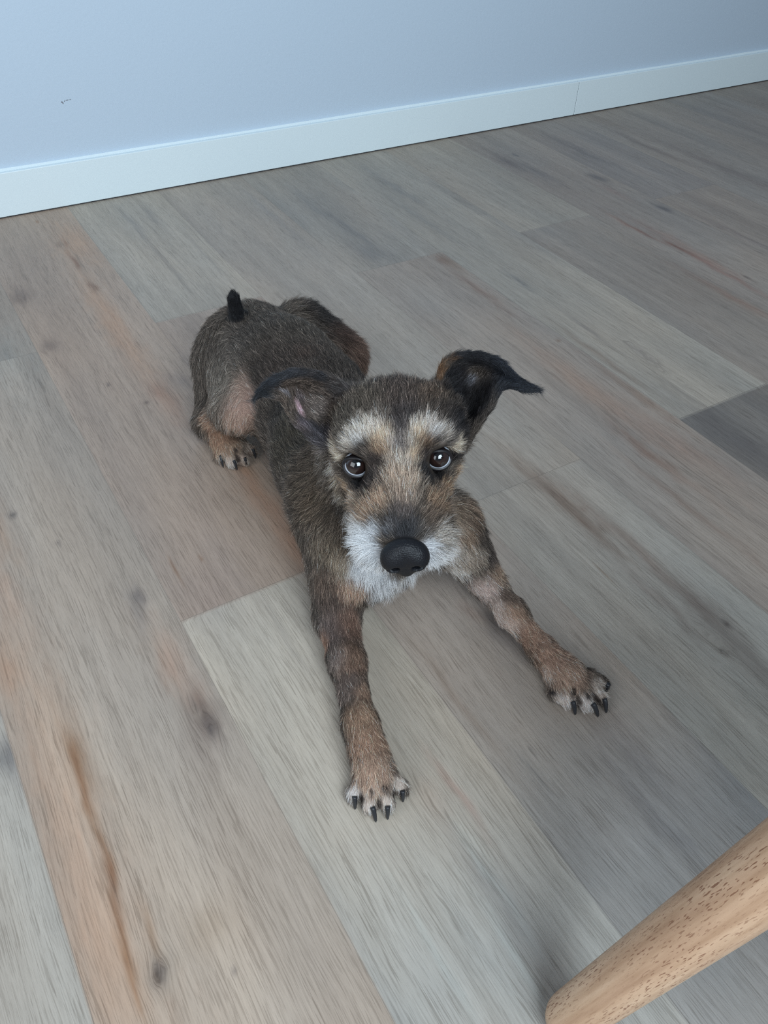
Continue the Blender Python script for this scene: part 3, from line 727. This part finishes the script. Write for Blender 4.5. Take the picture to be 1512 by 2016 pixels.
# clefts between the toes: crease shade painted into the coat colour
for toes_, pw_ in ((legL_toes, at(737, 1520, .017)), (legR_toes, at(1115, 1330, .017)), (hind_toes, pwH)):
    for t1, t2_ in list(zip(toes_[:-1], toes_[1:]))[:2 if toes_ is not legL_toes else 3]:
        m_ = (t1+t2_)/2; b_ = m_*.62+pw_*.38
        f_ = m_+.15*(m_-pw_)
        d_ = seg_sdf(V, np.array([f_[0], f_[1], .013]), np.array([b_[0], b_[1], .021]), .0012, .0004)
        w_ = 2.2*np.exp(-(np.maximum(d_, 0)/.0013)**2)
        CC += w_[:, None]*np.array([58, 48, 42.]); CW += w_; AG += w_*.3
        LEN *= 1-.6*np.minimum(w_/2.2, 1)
tw = 6*np.exp(-(np.maximum(seg_sdf(V, TA*.55+TB*.45, TB, .008, .008), 0)/.0035)**2)
CC += tw[:, None]*np.array([30, 30, 34.]); CW += tw; AG += tw*.3
# the coat of the back and flanks that the lens does not see keeps the saddle colour; feet keep their tan
CCn = CC/CW[:, None]; AGn = AG/CW
grey = CCn.mean(1, keepdims=True); CCn = grey+(CCn-grey)*.88; CCn[:, 2] += .15*(CCn[:, 1]-CCn[:, 2])
CCn = CCn*np.clip(CCn.mean(1, keepdims=True)/125, .3, 2)**.22
lin = srgb(np.clip(CCn, 3, 250))

# ------------------------------------------------------------------ dog objects
dog = bpy.data.objects.new('dog', None); COL.objects.link(dog)
DOG0 = np.array([T3[0], T3[1], 0.0]); dog.location = DOG0
dog['label'] = 'small brown wire-haired terrier dog with white muzzle lying on the plank floor, looking up'
dog['category'] = 'dog'
COATK = 1.5
bm_ = NT('dog_skin')
aa = bm_.n('ShaderNodeAttribute', attribute_name='coat'); bm_.l(bm_.mix(1.0, aa.outputs['Color'], (0.62, 0.60, 0.60), 'MULTIPLY'), bm_.b.inputs['Base Color'])
bm_.b.inputs['Roughness'].default_value = .9; bm_.b.inputs['Specular IOR Level'].default_value = .1
body = mesh_obj('body', V-DOG0, Q, bm_.m, dog)
if len(body.data.vertices) == len(V): col_attr(body.data, 'coat', lin)

# nose leather
def blobmesh(name, field, lo, hi, vox, mat):
    global LO, VOX
    l0, v0 = LO, VOX
    LO, VOX = np.array(lo, float), vox
    n = np.ceil((np.array(hi)-lo)/vox).astype(int)
    ax = [lo[d]+np.arange(n[d])*vox for d in range(3)]
    P = np.stack(np.meshgrid(*ax, indexing='ij'), -1)
    v, q = surface_nets(field(P)); v = relax(v, q, 2, .5)
    LO, VOX = l0, v0
    w = HE+v@HM*.001
    return mesh_obj(name, w-DOG0, q[:, ::-1] if np.linalg.det(HM) < 0 else q, mat, dog)
def nose_field(P):
    f = ell_sdf(P, np.array([0, -3, 92.]), np.array([16, 13.5, 10.]))
    for s in (-1, 1): f = smin(f, ell_sdf(P, np.array([s*8.5, -5, 95.]), np.array([9, 11, 9.])), 4)
    f = smin(f, ell_sdf(P, np.array([0, -15, 94.]), np.array([7, 8, 8.])), 5)
    for s in (-1, 1):
        f = -smin(-f, seg_sdf(P, np.array([s*6.8, -6.5, 110.]), np.array([s*8.2, -8.0, 96.]), 3.7, 2.9), 1.5)
        f = -smin(-f, seg_sdf(P, np.array([s*9., -7.5, 104.]), np.array([s*16.5, -10.5, 98.]), 1.8, 1.0), 1.5)
    f = -smin(-f, seg_sdf(P, np.array([0, 2, 105.5]), np.array([0, -24, 102.]), .9, 1.1), 1.2)
    return f
nm = NT('nose_leather'); nm.b.inputs['Base Color'].default_value = (.007, .0075, .010, 1); nm.b.inputs['Roughness'].default_value = .48; nm.b.inputs['Specular IOR Level'].default_value = .3
tcn = nm.n('ShaderNodeTexCoord'); vo = nm.n('ShaderNodeTexVoronoi', i_Scale=900.0); nm.l(tcn.outputs['Object'], vo.inputs['Vector'])
bpn = nm.n('ShaderNodeBump', i_Strength=.5, i_Distance=.0006); nm.l(vo.outputs[0], bpn.inputs['Height']); nm.l(bpn.outputs[0], nm.b.inputs['Normal'])
nose = blobmesh('nose', nose_field, (-22, -28, 76), (22, 16, 110), .8, nm.m)

# eyes
em = NT('eyeball')
te = em.n('ShaderNodeTexCoord'); sp_ = em.n('ShaderNodeSeparateXYZ'); nv_ = em.n('ShaderNodeVectorMath', operation='NORMALIZE')
em.l(te.outputs['Object'], nv_.inputs[0]); em.l(nv_.outputs[0], sp_.inputs[0])
ang = em.math('ARCCOSINE', sp_.outputs[2])
irn = em.n('ShaderNodeTexNoise', i_Scale=600.0); em.l(te.outputs['Object'], irn.inputs['Vector'])
ec_ = em.ramp(em.math('DIVIDE', ang, 1.6), [(0.0, (.004, .004, .005)), (.20, (.005, .004, .005)), (.24, (.022, .011, .009)), (.50, (.016, .009, .008)), (.555, (.007, .005, .006)), (.58, (.58, .62, .70)), (1.0, (.5, .48, .5))])
em.l(ec_, em.b.inputs['Base Color']); em.b.inputs['Roughness'].default_value = .06
em.b.inputs['Coat Weight'].default_value = 1.0; em.b.inputs['Coat Roughness'].default_value = .02
lm = plain('eyelid_skin', (.012, .010, .011), .38, 0, 0, .4)
RE = .0108
upv = np.array([0, 0, 1.0])
lid_dirs = []
for s, ec, (ox, oy) in ((-1, ES[0], (700, 918)), (1, ES[1], (864, 903))):
    tc_ = norm(CAMP-ec)
    gz = norm(tc_+.11*cu+(.07 if s > 0 else -.03)*cr)
    X_ = norm(np.cross(cu, gz)); Y_ = np.cross(gz, X_)
    n1_, n2_ = 40, 24
    vs, fs = [], []
    for j in range(n2_+1):
        th = math.pi*j/n2_
        for i in range(n1_):
            ph = 2*math.pi*i/n1_
            r_ = RE*(1+.05*max(0, math.cos(th)-.65)/.35)
            vs.append((r_*math.sin(th)*math.cos(ph), r_*math.sin(th)*math.sin(ph), r_*math.cos(th)))
    o = mesh_obj('eye', vs, grid_faces(n1_, n2_+1, True), em.m, dog)
    o.matrix_local = Matrix(((X_[0], Y_[0], gz[0], ec[0]-DOG0[0]), (X_[1], Y_[1], gz[1], ec[1]-DOG0[1]), (X_[2], Y_[2], gz[2], ec[2]-DOG0[2]), (0, 0, 0, 1)))
    # lids: an almond ring lying on the eyeball
    od = norm(tc_*.8-.10*cu+.10*hr*s+.2*hf)
    LX = norm(cr*1.0+cu*(-.18 if s < 0 else .05)); LX = norm(LX-(LX@od)*od); LY = np.cross(od, LX); LY = LY if LY@cu > 0 else -LY
    lid_dirs.append(od)
    lv = []; NA = 56
    for (grow, rr_) in ((0.98, 1.015), (1.02, 1.09), (1.13, 1.15), (1.32, 1.12), (1.6, 1.02), (1.9, .9)):
        for i in range(NA):
            a = 2*math.pi*i/NA
            ca, sa = math.cos(a), math.sin(a)
            ax_ = math.radians(57)*np.sign(ca)*abs(ca)**.9; ay_ = math.radians(34 if sa > 0 else 36)*np.sign(sa)*abs(sa)**1.15
            ax_, ay_ = ax_*grow, ay_*grow
            t_ = math.hypot(ax_, ay_); t_ = min(t_, 1.9)
            u_, v_ = (ax_, ay_)/np.float64(max(math.hypot(ax_, ay_), 1e-6))
            lv.append(ec+RE*rr_*(od*math.cos(t_)+(LX*u_+LY*v_)*math.sin(t_))-DOG0)
    mesh_obj('eyelid', lv, grid_faces(NA, 6, True), lm, dog)

# claws
clm = NT('claw_horn'); clm.b.inputs['Base Color'].default_value = (.022, .023, .027, 1); clm.b.inputs['Roughness'].default_value = .35
def claw(tx_, ty_, bx, by, toe, L=.011, r=.0029):
    if toe[1] > .6: r = .0023
    tip = at(tx_, ty_, .0022); basep = toe+np.array([0, 0, .0065])+norm((tip-toe)*np.array([1, 1, 0]))*.0055
    d = norm(tip-basep)
    pts = []
    ln = np.linalg.norm(tip-basep)
    m = basep+d*ln*.55+np.array([0, 0, .0040])
    vs = []
    for j in range(9):
        t = j/8
        c_ = (1-t)**2*basep+2*t*(1-t)*m+t*t*tip
        dd_ = norm(2*(1-t)*(m-basep)+2*t*(tip-m))
        s1 = norm(np.cross(dd_, [0, 0, 1])); s2 = np.cross(s1, dd_)
        rr_ = r*(1-.55*t**2) if j < 8 else r*.12
        for i in range(10):
            a = 2*math.pi*i/10
            vs.append(c_+(s1*math.cos(a)*.8+s2*math.sin(a)*1.1)*rr_-DOG0)
    F_ = grid_faces(10, 9, True); F_.append(tuple(range(80, 90))); F_.append(tuple(range(9, -1, -1)))
    mesh_obj('claw', vs, F_, clm.m, dog)
    return tip
CL = [(699, 1594, legL_toes[0]), (740, 1619, legL_toes[1]), (763, 1614, legL_toes[2]), (793, 1579, legL_toes[3]),
      (1132, 1408, legR_toes[0]), (1177, 1412, legR_toes[1]), (1193, 1404, legR_toes[2]), (1192, 1362, legR_toes[3]),
      (440, 921, hind_toes[0]), (467, 926, hind_toes[1]), (485, 918, hind_toes[2]), (504, 903, hind_toes[3])]
for x, y, t in CL:
    claw(x, y, 0, 0, t)

# ------------------------------------------------------------------ fur
fmat = NT('coat_hair')
fa = fmat.n('ShaderNodeAttribute', attribute_name='hair_colour'); fmat.l(fa.outputs['Color'], fmat.b.inputs['Base Color'])
fmat.b.inputs['Roughness'].default_value = .55; fmat.b.inputs['Specular IOR Level'].default_value = .35

def grow(name, nh, wv, thick, npt=6, lscale=1.0, seed=1):
    """hairs rooted on the skin; wv = density weight per vertex"""
    r = np.random.default_rng(seed)
    a, b, c_ = V[tri[:, 0]], V[tri[:, 1]], V[tri[:, 2]]
    ar = np.linalg.norm(np.cross(b-a, c_-a), axis=1)*wv[tri].mean(1)
    cum = np.cumsum(ar); t = np.searchsorted(cum, r.random(nh)*cum[-1])
    t = np.minimum(t, len(tri)-1)
    u = r.random(nh); v = r.random(nh); fl_ = u+v > 1; u[fl_] = 1-u[fl_]; v[fl_] = 1-v[fl_]
    W = np.stack([1-u-v, u, v], 1); T = tri[t]
    lerp = lambda A: (A[T]*W[..., None]).sum(1) if A.ndim == 2 else (A[T]*W).sum(1)
    P = lerp(V); n_ = norm(lerp(Nsm)); f = norm(lerp(FT)); L = lerp(LEN)*lscale; lf = lerp(LIFT); C_ = lerp(CCn); ag = lerp(AGn)
    f = norm(f+.22*r.normal(size=f.shape)*np.array([1, 1, 1])); f = norm(f-(f*n_).sum(1)[:, None]*n_)
    L = L*(.65+.5*r.random(nh))
    # clumps
    nc = max(nh//14, 10); ci = r.integers(0, nh, nc)
    kd = kdtree.KDTree(nc)
    for j, i in enumerate(ci): kd.insert(P[i], j)
    kd.balance()
    own = np.array([kd.find(p)[1] for p in P])
    cl = ci[own]
    lf = np.clip(lf+.12*r.normal(size=nh)+.10*r.normal(size=nh)[cl], .05, 1.3)
    d0 = norm(f*np.cos(lf)[:, None]+n_*np.sin(lf)[:, None])
    s_ = np.linspace(0, 1, npt)
    curl = r.normal(size=(nh, 3))*.10+r.normal(size=(nh, 3))[cl]*.12
    pts = np.zeros((nh, npt, 3))
    for k, s in enumerate(s_):
        pts[:, k] = P+L[:, None]*(d0*s+(f*.30-n_*.10+curl)*s*s)
    tipc = pts[cl]                            # the clump leader's shape
    cs_ = (.22+.3*r.random(nh))[:, None, None]*(s_**1.5)[None, :, None]
    pts = pts*(1-cs_)+(tipc)*cs_
    pts[:, :, 2] = np.maximum(pts[:, :, 2], .0008)
    # keep hair off the eyeballs
    for ec, od in zip(ES, lid_dirs):
        q = pts-ec; dist = np.linalg.norm(q, axis=2); cosd = (q@od)/np.maximum(dist, 1e-9)
        bad = ((dist < .0200) & (cosd > .60)).any(1)
        keep = ~bad
        P, pts, L, C_, ag, cl = P[keep], pts[keep], L[keep], C_[keep], ag[keep], cl[keep]
        # leaders are only used for colour below
        nh = len(P)
    lp = (P-HE)@HM.T*1000
    nz = (np.linalg.norm((lp-np.array([0, -5, 94.]))/np.array([18.5, 17, 14]), axis=1) > 1)
    pts, C_, ag = pts[nz], C_[nz], ag[nz]; nh = len(pts)
    rnd = r.normal(size=nh); lum = np.exp(rnd*.5*(.35+ag))
    pale = (r.random(nh) < .22*ag)
    cc_ = srgb(np.clip(C_, 3, 250))*COATK
    tipk = np.where(pale, 3.6, 1.0)
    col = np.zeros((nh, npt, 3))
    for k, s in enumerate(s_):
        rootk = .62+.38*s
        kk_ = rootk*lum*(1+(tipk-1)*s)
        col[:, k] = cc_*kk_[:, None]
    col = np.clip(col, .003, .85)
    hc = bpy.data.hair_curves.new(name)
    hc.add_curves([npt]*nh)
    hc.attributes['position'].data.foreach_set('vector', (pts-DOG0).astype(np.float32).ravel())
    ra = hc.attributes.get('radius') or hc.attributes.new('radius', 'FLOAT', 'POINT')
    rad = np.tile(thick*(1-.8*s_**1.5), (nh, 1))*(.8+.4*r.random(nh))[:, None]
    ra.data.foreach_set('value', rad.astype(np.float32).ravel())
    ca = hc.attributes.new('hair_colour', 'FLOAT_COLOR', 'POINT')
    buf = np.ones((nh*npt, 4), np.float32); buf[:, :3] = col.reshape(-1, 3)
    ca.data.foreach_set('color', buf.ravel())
    hc.materials.append(fmat.m)
    o = bpy.data.objects.new(name, hc); COL.objects.link(o); o.parent = dog
    return o
eyew = np.ones(len(V))
for ec, od in zip(ES, lid_dirs):
    q = V-ec; dist = np.linalg.norm(q, axis=1); cosd = (q@od)/np.maximum(dist, 1e-9)
    eyew *= np.where((dist < .0145) & (cosd > .3), 0, 1)
    nr = np.exp(-(dist/.020)**2); LEN = LEN*(1-.55*nr)
upw = np.where((V[:, 2] < .004) | (N[:, 2] < -.85), .1, 1.0)
headw = 1+1.3*np.clip(hw, 0, 1)
is_ear = ear_w > .5
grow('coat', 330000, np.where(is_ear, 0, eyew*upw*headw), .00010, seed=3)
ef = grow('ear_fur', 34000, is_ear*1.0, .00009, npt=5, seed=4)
ef['label'] = 'short blue-black ear fur'
nose['label'] = 'black leathery nose'
